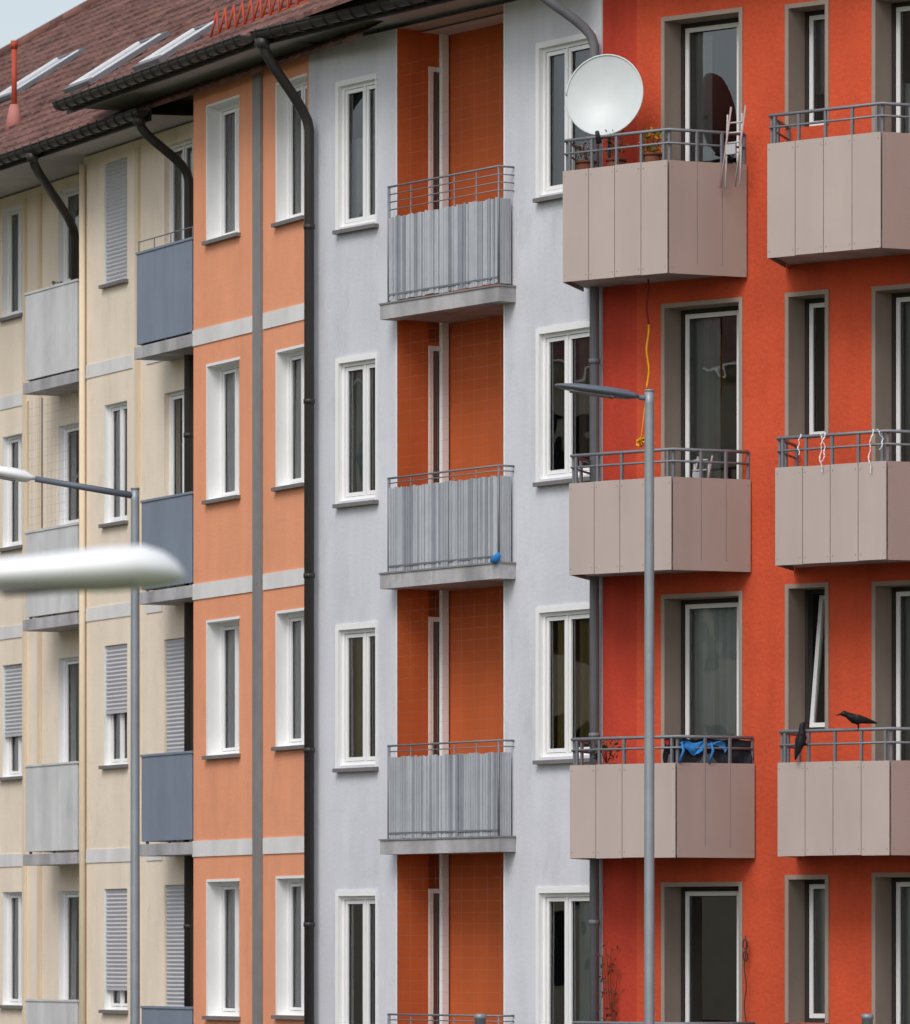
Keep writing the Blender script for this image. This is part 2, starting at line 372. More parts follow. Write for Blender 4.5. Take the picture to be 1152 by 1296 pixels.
def down(mb,x,xs,z,y0=-.71,y1=-.09,r=.055,k='pipe',drop=.75,bot=.1):
    mb.tube([(xs,y0,z-.02)]+bend((xs,y0,z-.1),(xs,y0,z-.3),(x,y1,z-drop+.25),(x,y1,z-drop),8)+[(x,y1,bot)],r,k,12)
    mb.tube([(xs,y0,z-.06),(xs,y0,z-.16)],[r*1.7,r*1.1],k,12)
    zz=bot+1
    while zz<z-drop: mb.tube([(x,y1,zz),(x,y1,zz+.05)],r+.008,k,12); zz+=1.9
down(mr,C.x(239,.09),xg1-.1,ZL)
down(mr,C.x(95,-.41),C.x(52,.6),ZL,y1=.41,drop=.85,bot=11.6)
mr.build()
def skylight(B,parent,px,py,yf,zg,tan,w,l):
    p=B.roofhit(px,py,yf,zg,tan); m=MB('roof_window',parent)
    ca=1/math.sqrt(1+tan*tan); sa=tan*ca; n=Vector((0,-sa,ca)); uu=Vector((1,0,0)); vv=Vector((0,ca,sa)); o=p+n*.03
    def ob(a,b,c,d,h0,h1,k):
        q=[o+uu*x+vv*y+n*h for h in (h0,h1) for x,y in ((a,c),(b,c),(b,d),(a,d))]; m.hexa(q,k)
    ob(0,.05,0,l,0,.06,'gpipe'); ob(w-.05,w,0,l,0,.06,'gpipe'); ob(.05,w-.05,0,.08,0,.058,'gpipe'); ob(.05,w-.05,l-.08,l,0,.058,'gpipe')
    ob(.05,.11,.08,l-.08,.01,.075,'lampwhite'); ob(w-.11,w-.05,.08,l-.08,.01,.075,'lampwhite'); ob(.11,w-.11,.08,.13,.01,.074,'lampwhite')
    ob(.11,w-.11,.13,l-.08,.0,.03,'gpipe')
    m.face([o+uu*.11+vv*.13+n*.05,o+uu*(w-.11)+vv*.13+n*.05,o+uu*(w-.11)+vv*(l-.08)+n*.05,o+uu*.11+vv*(l-.08)+n*.05],'glass')
    m.build()
skylight(C,C.e,-15,138,-.6,ZL+.05,.65,.95,1.3)
def cream_balcony(px0,px1,t,b,dep,k,dpl,rail=False,slabk='slab',net=False):
    d=dpl+dep; m=MB('balcony',C.e); x0=C.x(px0,d);x1=C.x(px1,d); pm=(px0+px1)/2; z1=C.z(pm,t,d);z0=C.z(pm,b,d); y=-d; yw=-dpl
    n=3
    for i in range(n):
        a=x0+(x1-x0)*i/n;bb=x0+(x1-x0)*(i+1)/n-.008; m.box(a,bb,y,y+.015,z0,z1,k)
    m.box(x1-.015,x1,y+.02,yw-.005,z0,z1,k); m.box(x0,x0+.015,y+.02,yw-.005,z0,z1,k)
    m.box(x0-.03,x1+.03,y-.02,yw-.003,z0-.17,z0-.03,slabk); m.box(x0-.01,x1+.01,y-.012,y+.03,z1+.001,z1+.03,k)
    for xx in (x0+.1,(x0+x1)/2,x1-.1): m.box(xx-.02,xx+.02,y+.02,y+.05,z0-.03,z1,'rail')
    if rail:
        m.tube([(x0,y+.02,z1+.15),(x1,y+.02,z1+.15)],.008,'rail',6)
        for xx in (x0+.02,x0+.5,x0+1.0,x1-.02): m.tube([(xx,y+.02,z1),(xx,y+.02,z1+.15)],.008,'rail',6)
    if net:
        zt2=z0+FL-.2
        for i in range(14): 
            xx=x0+.02+(x1-x0-.04)*i/13; m.tube([(xx,y+.03,z1),(xx,y+.03,zt2)],.0014,'zinc',4,False)
        for i in range(16):
            zz=z1+(zt2-z1)*i/16; m.tube([(x0,y+.03,zz),(x1,y+.03,zz)],.0014,'zinc',4,False)
        m.box(x0,x0+.03,y+.01,y+.04,z1,zt2,'cream2')
        m.tube([(x0+.5,y+.03,z1),(x0+.5,y+.03,zt2)],.012,'rail',6)
    m.build(.003)
for i,(t,b) in enumerate([(365,474),(670,777),(969,1077),(1268,1375)]):
    cream_balcony(32,98,t,b,.46,'wpanel',dA,rail=False,net=(i==1))
for i,(t,b) in enumerate([(313,428),(631,742),(956,1064),(1277,1385)]):
    cream_balcony(173 if i==0 else 179,243,t,b,.44,'bpanel',0,rail=(i==0),net=False)
vp=C.roofhit(18,160,-.6,ZL+.05,.65)
v=MB('roof_vent_pipe',C.e); v.tube([vp+Vector((0,0,-.1)),vp+Vector((0,0,.28))],[.14,.055],'pink',14); v.tube([vp+Vector((0,0,.2)),vp+Vector((0,0,1.0))],.035,'snow',12); v.tube([vp+Vector((0,0,1.0)),vp+Vector((0,0,1.1))],.045,'snow',12); v.build()
# ================================================================ PEACH
mb=MB('walls',O.e); mf=MB('window_frames',O.e); mg=MB('window_glass',O.e); mi=MB('interiors',O.e); md=MB('floor_bands_and_sills',O.e)
H=[]
for i,(t,b) in enumerate([(130,300),(460,630),(786,955),(1116,1286),(1444,1614)]):
    x0=O.x(263);x1=O.x(303); zt_=O.z(282,t);zb=O.z(282,b); H.append((x0,x1,zb,zt_,.16,'trim')); sill(md,x0,x1,zb,0)
    window(mf,mg,mi,x0,x1,zb,zt_,.15,(0,.5,1),cur=['cur_w','cur_g','cur_b','cur_w',None][i],fw=.045,sw=.035)
    md.box(x0-.03,x0-.001,-.008,.0-.001,zb,zt_+.03,'trim'); md.box(x0,x1+.02,-.008,-.001,zt_+.001,zt_+.03,'trim')
for i,(t,b) in enumerate([(103,278),(443,614),(775,944),(1112,1285),(1448,1620)]):
    x0=O.x(351);x1=O.x(388.5); zt_=O.z(367,t);zb=O.z(367,b); H.append((x0,x1,zb,zt_,.13,'trim')); sill(md,x0,x1-.05,zb,0)
    window(mf,mg,mi,x0,x1,zb,zt_,.12,(0,.5,1),cur=[None,'cur_b','cur_w','cur_g',None][i],fw=.045,sw=.035)
    md.box(x0-.03,x0-.001,-.008,-.001,zb,zt_+.03,'trim'); md.box(x0,x1+.005,-.008,-.001,zt_+.001,zt_+.03,'trim')
xo0=O.x(245); zt=ZU-.08
wall(mb,xo0,0,0,zt,0,H,'orange'); shell(mb,xo0,0,zt,0,10,'orange')
for py in (419,744,1073,1400):
    z=O.z(284,py); md.box(xo0-.005,O.x(322),-.014,-.001,z-.09,z+.09,'band')
    md.box(O.x(334),-.02,-.014,-.001,z-.09,z+.09,'band')
md.box(O.x(323),O.x(333),-.035,-.001,.1,zt-.1,'zinc')
mb.build();mf.build();mg.build();mi.build();md.build()
mr=MB('roof',O.e); xu0=O.x(78,.68)
tiles(mr,xu0,3.0,-.6,ZU+.05,.65,7)
mr.face([(xu0,-.6,ZU-.02),(0,-.6,ZU-.02),(.3,1.2,ZU-.02),(xu0,1.2,ZU-.02)],'soffit'); mr.box(xu0,-.05,-.62,-.60,ZU-.10,ZU+.06,'pipe')
mr.hexa([(xu0-.03,-.62,ZU-.05),(xu0,-.62,ZU-.05),(xu0,7,ZU-.05+.65*7.6),(xu0-.03,7,ZU-.05+.65*7.6),(xu0-.03,-.62,ZU+.09),(xu0,-.62,ZU+.09),(xu0,7,ZU+.09+.65*7.6),(xu0-.03,7,ZU+.09+.65*7.6)],'tile')
gutter(mr,xu0,-.06,-.71,ZU+.02,.085,'pipe')
mr.face([(xu0+.5,.8,ZL-.3),(xo0,.8,ZL-.3),(xo0,.8,ZU+.9),(xu0+.5,.8,ZU+.9)],'soffit')
mr.build()
skylight(O,O.e,84,122,-.6,ZU+.05,.65,.85,1.2); skylight(O,O.e,172,94,-.6,ZU+.05,.65,.8,.95)
sg=MB('snow_guard',O.e)
p0=O.roofhit(266,50,-.6,ZU+.05,.65); x=p0.x
for i in range(11):
    a=Vector((x+i*.25,p0.y,p0.z)); 
    sg.tube([a,a+Vector((.13,.03,.3))],.014,'snow',5); sg.tube([a+Vector((.13,.03,.3)),a+Vector((.25,0,0))],.014,'snow',5)
sg.tube([p0+Vector((0,.02,.04)),p0+Vector((2.75,.02,.04))],.016,'snow',6)
sg.build()
# ================================================================ PALE GREY
mb=MB('walls',W.e); mf=MB('window_frames',W.e); mg=MB('window_glass',W.e); mi=MB('interiors',W.e); md=MB('trim_and_sills',W.e)
H=[]
def wwin(pl,pr,rows,splits,curs,cf):
    for i,(t,b) in enumerate(rows):
        pm=(pl+pr)/2; x0=W.x(pl+5);x1=W.x(pr-2); zt_=W.z(pm,t+6);zb=W.z(pm,b-5); H.append((x0,x1,zb,zt_,.05,'trim'))
        sill(md,x0,x1,zb-.03,0,out=.07)
        window(mf,mg,mi,x0,x1,zb,zt_,.035,splits,cur=curs[i],curf=cf[i],curside=1,fw=.04,sw=.04)
        w=.06
        md.box(x0-w,x0,-.02,.0-.001,zb-.03,zt_+w,'trim'); md.box(x1,x1+.02,-.02,-.001,zb-.03,zt_+w,'trim'); md.box(x0,x1,-.019,-.001,zt_,zt_+w-.001,'trim')
wwin(425,479,[(99,289),(451,637),(790,973),(1128,1312),(1465,1650)],(0,.62,1),['cur_w','cur_w','cur_y','cur_g',None],[1,1,.999,.7,1])
wwin(679,757,[(48,246),(412,608),(767,962),(1124,1318),(1480,1670)],(0,.42,1),['cur_b','cur_b','cur_y','cur_w',None],[1,.6,.999,.5,1])
L0=W.x(503);L1=W.x(638); zt=ZU-.08; xw1=W.x(763)
wall(mb,0,L0,0,zt,0,H,'white'); wall(mb,L1,xw1,0,zt,0,H,'white')
D=.66
ztop=zt
mb.face([(L0,0,ztop),(L1,0,ztop),(L1,D,ztop),(L0,D,ztop)],'soffit')
mb.face([(L0,0,0),(L0,.40,0),(L0,.40,ztop),(L0,0,ztop)],'loggia'); mb.face([(L1,0,0),(L1,D,0),(L1,D,ztop),(L1,0,ztop)],'loggia')
mb.face([(L0,D,0),(L1,D,0),(L1,D,ztop),(L0,D,ztop)],'loggia')
mb.face([(L0,.54,0),(L0,D,0),(L0,D,ztop),(L0,.54,ztop)],'trim'); mb.box(L0,L0+.04,.555,.635,0,ztop-.01,'trim')
tops=[85,438,781,1125,1470]
for i,t in enumerate(tops):
    z1=W.z(550,t,-.48); z0=z1-2.15; zn=ztop if i==0 else W.z(550,tops[i-1],-.48)-2.15
    mb.face([(L0,.40,z1),(L0,.54,z1),(L0,.54,zn),(L0,.40,zn)],'loggia')
    mf.box(L0-.05,L0+.012,.40,.425,z0,z1,'trim'); mf.box(L0-.05,L0+.011,.426,.539,z1-.05,z1,'trim')
    mf.box(L0-.05,L0+.004,.426,.46,z0,z1-.05,'frame'); mf.box(L0-.05,L0-.02,.461,.539,z0,z1-.05,'cur_g')
    mg.face([(L0-.01,.461,z0),(L0-.01,.54,z0),(L0-.01,.54,z1-.05),(L0-.01,.461,z1-.05)],'glass')
    mb.face([(L0,.40,z0-.8),(L0,.54,z0-.8),(L0,.54,z0),(L0,.40,z0)],'loggia')
shell(mb,0,xw1,zt,0,10,'white')
for xx in (L0,L1+.02): md.box(xx-.02,xx,-.006,-.001,0,ztop-.01,'trim')
mb.build();mf.build();mg.build();mi.build();md.build()
def lbal(slt,slb,pt,pb,rt,nr):
    m=MB('balcony',W.e); d=.22; pr=630
    xl=W.x(481,d); xr=W.x(631,d); zs1=W.z(pr,slt,d); zs0=W.z(pr,slb,d)
    m.box(xl,xr,-d,-.003,zs0,zs1,'slab')
    m.box(L0+.045,L1-.002,-.003,D-.003,zs0+.01,zs1,'slab')
    m.box(xl-.01,xr+.01,-d-.012,-.003,zs1+.001,zs1+.018,'zinc')
    a=W.x(492,.2); b=W.x(630,.2); y=-.2
    z1=W.z(pr,pt,.2); z0=W.z(pr,pb,.2)
    n=int((b-a)/.045); 
    for i in range(n):
        u=a+(b-a)*i/n; v=a+(b-a)*(i+1)/n; q=random.uniform(-.012,.012)
        k='corr' if random.random()<.7 else 'corr2'
        m.box(u+.002,v-.007,y+q*.5,y+.012+q*.5,z0+random.uniform(-.006,.006),z1+random.uniform(-.010,.010),k)
    m.box(a,b,y+.02,y+.026,z0+.02,z1-.03,'corr2')
    for f in range(8):
        yy=y+.03+.02*f
        if yy<-.03: m.box(b-.008,b+.004,yy,yy+.014,z0,z1,'corr')
    zr=W.z(pr,rt,.2)
    for j in range(nr):
        zz=zr-(zr-z1)*j/nr
        m.tube([(a-.03,y+.01,zz),(b+.01,y+.01,zz),(b+.01,.0,zz)],.012 if j==0 else .007,'rail',6)
    for i in range(6):
        xx=a+(b-a)*i/5; m.tube([(xx,y+.012,zs1),(xx,y+.012,zr)],.011 if i in(0,5) else .007,'rail',6)
    m.tube([(a-.02,y+.01,zs1-.1),(a-.02,y+.01,zr)],.012,'rail',6)
    m.box(a,b,y-.006,y-.001,z0+.05,z0+.07,'rail')
    zN=zs1+FL-.3
    for i in range(9):
        xx=L0+.04+(L1-L0-.08)*i/8; m.tube([(xx,-.02,zr),(xx,-.02,zN)],.0006,'zinc',4,False)
    zz=zr
    while zz<zN: m.tube([(L0+.02,-.02,zz),(L1-.02,-.02,zz)],.0006,'zinc',4,False); zz+=.12
    m.build()
lbal(362,381,250,358,210,4)
lbal(713,732,602,711,589,2)
lbal(1060,1078,952,1058,937,2)
lbal(1408,1428,1300,1406,1286,2)
bl=MB('blue_bag',W.e); px_=W.x(628,.2); zz=W.z(636,706,.2); bl.loft([((px_+.03,-.24,zz-.05),(.03,0,0),(0,.03,0)),((px_+.04,-.24,zz-.03),(.065,0,0),(0,.05,0)),((px_+.06,-.24,zz+.01),(.055,0,0.01),(0,.05,0)),((px_+.09,-.24,zz+.045),(.02,0,0.01),(0,.02,0))],'blue',10); bl.build()
mr=MB('roof',W.e)
tiles(mr,0,xw1,-.6,ZU+.05,.65,7)
mr.face([(0,-.6,ZU-.02),(xw1,-.6,ZU-.02),(xw1,.3,ZU-.02),(0,.3,ZU-.02)],'soffit'); mr.box(.05,xw1-.09,-.62,-.60,ZU-.10,ZU+.06,'pipe')
gutter(mr,.06,xw1-.1,-.71,ZU+.02,.085,'pipe')
down(mr,W.x(391.5,.12),W.x(333,.71),ZU,y1=-.12,r=.056,drop=1.0)
down(mr,xw1-.02,xw1-.25,ZU,y1=-.09,r=.05,k='gpipe',drop=.75)
mr.build()
# ================================================================ RED
mb=MB('walls',R.e); mf=MB('window_frames',R.e); mg=MB('window_glass',R.e); mi=MB('interiors',R.e); md=MB('window_surrounds',R.e)
H=[]; zt=ZU+.2
def rwin(pl,pr,rows,splits,curs,dx=0,outer='dframe',dep=.27,tiltrow=-1):
    for i,(t,b) in enumerate(rows):
        x0=R.x(pl+4)+dx;x1=R.x(pr-4)+dx;pm=(pl+pr)/2;z1=R.z(pm,t+5);z0=R.z(pm,b)
        H.append((x0,x1,z0,z1,dep,'taupe')); window(mf,mg,mi,x0,x1,z0,z1,dep-.01,splits,outer=outer,cur=curs[i%len(curs)],curf=[1,.45,.999,1,1][i%5],fw=.04,sw=.045,tilt=(i==tiltrow))
        w=.045
        md.box(x0-w,x0,-.012,-.001,z0,z1+w,'taupe'); md.box(x1,x1+w,-.012,-.001,z0,z1+w,'taupe'); md.box(x0,x1,-.011,-.001,z1,z1+w-.001,'taupe')
rows1=[(16,325),(381,695),(751,1063),(1117,1430)]
rows2=[(3,160),(369,555),(739,925),(1108,1295),(1478,1665)]
rows3=[(-10,305),(360,680),(735,1050),(1105,1425)]
rwin(838,940,rows1,(0,.84,1),['cur_g','cur_g','cur_w',None])
rwin(995,1049,rows2,(0,1),['cur_g',None,'cur_b','cur_w'],tiltrow=2)
rwin(1105,1190,rows3,(0,.5,1),['cur_w','cur_g','cur_g','cur_w'])
rwin(838,940,rows1,(0,.84,1),['cur_w',None,'cur_g'],dx=5.2)
rwin(995,1049,rows2,(0,1),['cur_w'],dx=5.2)
xr1=R.x(1152)+6
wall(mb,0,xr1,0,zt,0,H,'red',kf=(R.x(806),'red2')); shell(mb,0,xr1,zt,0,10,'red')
mb.build();mf.build();mg.build();mi.build();md.build()
mr=MB('roof',R.e); tiles(mr,0,xr1,-.6,ZU+.3,.65,7)
mr.face([(0,-.6,ZU+.21),(xr1,-.6,ZU+.21),(xr1,.2,ZU+.21),(0,.2,ZU+.21)],'soffit'); gutter(mr,.1,xr1,-.71,ZU+.25,.085,'pipe'); mr.build()
DB=.82; DX=.38
def rbal(pl,pr,t,b,rt,n=4,dx=0):
    m=MB('balcony',R.e); xl=R.x(pl,DB)+dx; xr=R.x(pr,DB)+dx; z1=R.z(pr,t,DB); z0=R.z(pr,b,DB); zr=R.z(pr,rt,DB)
    P=[(xl-DX,-.02),(xl,-DB),(xr,-DB),(xr+DX,-.02)]
    def lerp(a,b,t): return (a[0]+(b[0]-a[0])*t,a[1]+(b[1]-a[1])*t)
    def panels(a,b,n,k):
        L=math.dist(a,b)
        for i in range(n):
            g=.004/L; m.wallbox(lerp(a,b,i/n+g),lerp(a,b,(i+1)/n-g),.012,z0+random.uniform(-.004,.004),z1+random.uniform(-.004,.004),k)
            for t_ in (i/n+.03/L,(i+1)/n-.03/L):
                for zz in (z0+.06,z1-.06):
                    q=lerp(a,b,t_); dxn=(b[1]-a[1])/L; dyn=-(b[0]-a[0])/L
                    m.tube([(q[0],q[1],zz),(q[0]+dxn*.004,q[1]+dyn*.004,zz)],.005,'rail',6)
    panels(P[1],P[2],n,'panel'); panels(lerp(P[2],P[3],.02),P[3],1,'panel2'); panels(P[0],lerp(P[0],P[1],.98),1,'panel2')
    s0=z0+.03
    ins=[(P[0][0]+.04,-.003),(P[1][0]+.03,-DB+.03),(P[2][0]-.03,-DB+.03),(P[3][0]-.04,-.003)]
    m.hexa([(q[0],q[1],s0) for q in ins]+[(q[0],q[1],s0+.14) for q in ins],'slab')
    for zz,r in ((zr,.017),((zr+z1)/2+.02,.012)):
        m.tube([(P[0][0]+.03,P[0][1],zz),(P[1][0]+.01,P[1][1]+.03,zz),(P[2][0]-.01,P[2][1]+.03,zz),(P[3][0]-.03,P[3][1],zz)],r,'rail',8)
    for a,b,k in ((P[1],P[2],4),(P[2],P[3],3),(P[0],P[1],2)):
        for i in range(k+1):
            q=lerp(a,b,(.03+.94*i/k)); cx=(xl+xr)/2; qy=q[1]+.035
            qx=q[0]+(.03 if q[0]<cx else -.03)*(1 if i in(0,k) else 0)
            m.box(qx-.013,qx+.013,qy-.013,qy+.013,z0+.1,zr,'rail')
    m.build()
    return P,z0,z1,zr
B11=rbal(712,845,202,345,163)
B12=rbal(720,850,603,721,568)
B13=rbal(721,855,965,1085,932)
rbal(723,857,1328,1448,1296)
B21=rbal(971,1115,166,313,130)
B22=rbal(981,1122,583,708,545)
B23=rbal(984,1126,962,1082,922)
rbal(986,1128,1335,1455,1300)
for a in ((712,845,202,345,163),(720,850,603,721,568),(721,855,965,1085,932)): rbal(*a,dx=5.2)
# ---------------------------------------------------------------- dish
def place(B,px,py,d):
    x,t=B.sol(px,d); return B.world(x,-d,EYE+t*(HY-py)/F)
c=place(R,765,120,.62)
e=empty('satellite_dish',c)
m=MB('reflector',e); n=40; Rr=.395
nrm=Vector((-.25,-.95,.2)).normalized(); u=nrm.cross(Vector((0,0,1))).normalized(); v_=Vector((0,0,1))-nrm*nrm.z; v_.normalize(); v_=v_*1.07
for off in (0,-.008):
    rings=[]
    for i in range(13):
        r=Rr*i/12; rings.append([tuple(u*(r*math.cos(2*math.pi*j/n))+v_*(r*math.sin(2*math.pi*j/n))-nrm*(.085*(1-(r/Rr)**2))+nrm*off) for j in range(n)])
    for i in range(12):
        for j in range(n): m.face([rings[i][j],rings[i+1][j],rings[i+1][(j+1)%n],rings[i][(j+1)%n]],'dish',True)
rim=[u*(Rr*math.cos(2*math.pi*j/n))+v_*(Rr*math.sin(2*math.pi*j/n)) for j in range(n+1)]
m.tube(rim,.009,'dish',8); o=m.build()
bm=bmesh.new(); bm.from_mesh(o.data); bmesh.ops.remove_doubles(bm,verts=bm.verts,dist=.0005); bm.to_mesh(o.data); bm.free()
m=MB('feed_arm_and_mast',e); dn=Vector((0,0,-1))
m.tube([dn*(Rr*1.02)-nrm*.03,dn*(Rr+.14)+nrm*.26],.011,'rail',8); m.tube([dn*(Rr+.16)+nrm*.24,dn*(Rr+.08)+nrm*.32],[.03,.022],'dframe',10)
m.tube([-nrm*.12,-nrm*.22,-nrm*.22+dn*.95],.02,'rail',8); m.build()
# ---------------------------------------------------------------- plants, chair etc.
def plant(name,c,h,w,keys,pot=True,n=160):
    e=empty(name,c); m=MB('foliage',e)
    for i in range(n):
        a=random.random()*6.28; rr=w*math.sqrt(random.random()); z=h*(.15+.85*random.random()); s=random.uniform(.012,.035)
        p=Vector((rr*math.cos(a),rr*math.sin(a)*.6,z)); d1=Vector((random.gauss(0,1),random.gauss(0,1),random.gauss(0,1))).normalized()*s; d2=Vector((random.gauss(0,1),random.gauss(0,1),random.gauss(0,1))).normalized()*s*.6
        m.face([p-d1,p+d2,p+d1,p-d2],random.choice(keys))
    for i in range(6):
        a=random.random()*6.28; m.tube([(0,0,0),(w*.6*math.cos(a),w*.4*math.sin(a),h*.9)],.004,'twig',5)
    m.build()
    if pot:
        m=MB('pot',e); m.tube([(0,0,-.18),(0,0,0)],[.07,.1],'terracotta',14); m.tube([(0,0,-.01),(0,0,.015)],.108,'terracotta',14); m.build()
plant('potted_plant',place(R,826,196,.66),.26,.15,['leafg','leafy','leafg','leafy'])
plant('potted_plant',place(R,780,203,.62),.3,.15,['twig','leafg','dframe'],n=70)
plant('potted_plant',place(R,742,206,.62),.2,.10,['twig','dframe','ribbon'],n=40)
plant('potted_plant',place(R,768,968,.66),.28,.16,['twig','leafg','dframe'],n=100)
plant('potted_plant',place(C,76,372,-.2),.16,.1,['leafg','zinc'],n=60)
vn=empty('dry_vine',place(R,782,1296,.06)); m=MB('stems',vn)
for k in range(5):
    p=Vector((0,0,-2.5)); pts=[p]; 
    for i in range(16): p=p+Vector((random.gauss(0,.022),random.gauss(0,.004),.17+random.random()*.06)); pts.append(p)
    m.tube(pts,.005,'twig',5)
    for q in pts[9:]:
        for _ in range(3):
            d1=Vector((random.gauss(0,1),random.gauss(0,.5),random.gauss(0,1))).normalized()*.03; o_=Vector((random.gauss(0,.05),0,random.gauss(0,.05))); m.face([q+o_-d1,q+o_+Vector((.01,0,.01)),q+o_+d1,q+o_-Vector((.01,0,.01))],'twig')
m.build()
def chair(c,h):
    e=empty('folding_chair',c,-R.th); m=MB('folded_frame',e)
    for dx in (-.1,.08):
        m.tube([(dx,0,-.25),(dx+.06,.1,h)],.010,'chairpink',8); m.tube([(dx+.08,-.02,-.25),(dx-.0,.12,h-.07)],.009,'chairgrey',8)
    for z in (.1,.2,.3,.4): m.tube([(-.1+.06*z,.05+.1*z,z),(.08+.06*z,.05+.1*z,z)],.009,'chairgrey',6)
    m.box(-.05,.07,.02,.035,.08,.18,'chairgrey'); m.build()
chair(place(R,922,205,.34),.56)
chair(place(R,880,620,.40),.34)
c=place(R,820,350,.3); e=empty('hanging_rope',c); m=MB('cord',e)
pts=[Vector((.012*math.sin(i*.9),0,-i*.06)) for i in range(20)]
m.tube(pts[:9],.011,'redcloth',6); m.tube(pts[8:],.011,'yellow',6); m.tube([pts[-1],pts[-1]+Vector((-.05,0,-.45)),pts[-1]+Vector((-.08,0,-.6))],.005,'yellow',6); m.build()
c=place(R,945,1185,.05); e=empty('hanging_cord',c,-R.th); m=MB('cord',e)
pts=[Vector((.012*math.sin(i*1.1),-.02,-i*.07)) for i in range(20)]; m.tube(pts,.006,'dframe',6)
for z in (-.08,-.2): m.tube([Vector((.028*math.sin(a*.7),-.02,z+.05*math.cos(a*.7))) for a in range(10)],.007,'dframe',6)
m.build()
def cloth(m,a,b,ztop,drop,k,fold=.02,y=0,mess=.3):
    n=16; nz=6; g={}; ph=random.random()*6
    for i in range(n+1):
        for j in range(nz+1):
            t=i/n; x=a[0]+(b[0]-a[0])*t; yy=a[1]+(b[1]-a[1])*t
            fo=fold*math.sin(i*1.3+j*.5+ph)*(j/nz+.2); dd=drop*(j/nz)*(1+mess*math.sin(i*.5+ph)+.15*math.sin(i*1.9))
            g[i,j]=(x+.01*math.sin(j+i),yy-y-.02+fo,ztop-dd+.012*math.sin(i*1.1+ph))
    for i in range(n):
        for j in range(nz): m.face([g[i,j],g[i+1,j],g[i+1,j+1],g[i,j+1]],k,True)
e=empty('laundry',R.world(0,0,0),-R.th)
m=MB('clothes',e); P,z0,z1,zr=B13
def L_(a,b,t): return (a[0]+(b[0]-a[0])*t,a[1]+(b[1]-a[1])*t)
cloth(m,L_(P[1],P[2],.84),L_(P[1],P[2],1.0),zr+.0,.24,'darkcloth',y=-.12); cloth(m,L_(P[2],P[3],.0),L_(P[2],P[3],.95),zr-.02,.26,'darkcloth',y=-.12,fold=.03)
cloth(m,L_(P[2],P[3],.02),L_(P[2],P[3],.6),zr-.05,.08,'blue',y=-.06,fold=.02,mess=.6); cloth(m,L_(P[1],P[2],.86),L_(P[1],P[2],.96),zr-.02,.06,'redcloth',y=-.07)
for t in (.05,.42): 
    q=L_(P[2],P[3],t); m.tube([(q[0],q[1]+.04,zr-.06),(q[0]+.06,q[1]-.01,zr-.14),(q[0]+.0,q[1]+.0,zr-.26)],.014,'blue',6)
m.build()
c=place(R,812,566,.8); plant('yellow_flowers',c,.1,.05,['yellow'],pot=False,n=30)
P,z0,z1,zr=B22
e=empty('white_ribbons',R.world(0,0,0),-R.th); m=MB('strips',e)
for t,l,s in ((.25,.20,-.03),(.42,.28,.06),(.47,.38,-.06),(.9,.42,-.05),(.93,.2,.07)):
    q=L_(P[1],P[2],t); pr=None
    for i in range(11):
        u=i/10; x=q[0]+s*math.sin(u*2.6)+.01*math.sin(i*1.7); z=zr+.02-l*u; w=.008+.004*math.sin(i)
        if pr: m.face([(pr[0]-w,q[1]-.025,pr[1]),(pr[0]+w,q[1]-.03,pr[1]),(x+w,q[1]-.03-.01*math.sin(i),z),(x-w,q[1]-.025,z)],'ribbon')
        pr=(x,z)
m.build()
def crow(c,yaw,pitch):
    e=bpy.data.objects.new('crow',None); scene.collection.objects.link(e); e.location=c; e.rotation_euler=(0,pitch,yaw)
    m=MB('body',e)
    S=[((.19,0,-.035),.006,.004),((.15,0,-.03),.026,.008),((.10,0,-.02),.024,.012),((.06,0,-.005),.036,.03),((.0,0,.0),.05,.047),((-.05,0,.012),.047,.047),((-.09,0,.034),.034,.036),((-.115,0,.05),.027,.029),((-.14,0,.06),.028,.028),((-.162,0,.058),.02,.02),((-.172,0,.054),.010,.011),((-.195,0,.048),.007,.008),((-.222,0,.038),.002,.002)]
    m.loft([(p,(0,w,0),(.15*h,0,h)) for p,w,h in S],'black',14); m.build()
    m=MB('wings',e)
    for sy in (-1,1):
        m.loft([((-.06,sy*.036,.02),(0,.01,0),(0,0,.03)),((0,sy*.05,.008),(0,.012,0),(0,0,.04)),((.08,sy*.038,-.008),(0,.010,0),(0,0,.028)),((.15,sy*.018,-.022),(0,.006,0),(0,0,.014)),((.185,sy*.01,-.03),(0,.002,0),(0,0,.004))],'black',12)
    m.build()
    m=MB('legs',e)
    for sy in (-.02,.02):
        m.tube([(-.005,sy,-.035),(.008,sy,-.06),(-.002,sy,-.095)],.005,'black',6); 
        for a in (-.5,0,.5): m.tube([(-.002,sy,-.095),(-.03,sy+.02*a,-.1)],.003,'black',5)
        m.tube([(-.002,sy,-.095),(.018,sy,-.1)],.003,'black',5)
    m.build(); return e
crow(place(R,1086,911,.79),.15,0.0)
crow(place(R,1014,938,.84),math.pi+.3,math.radians(62))
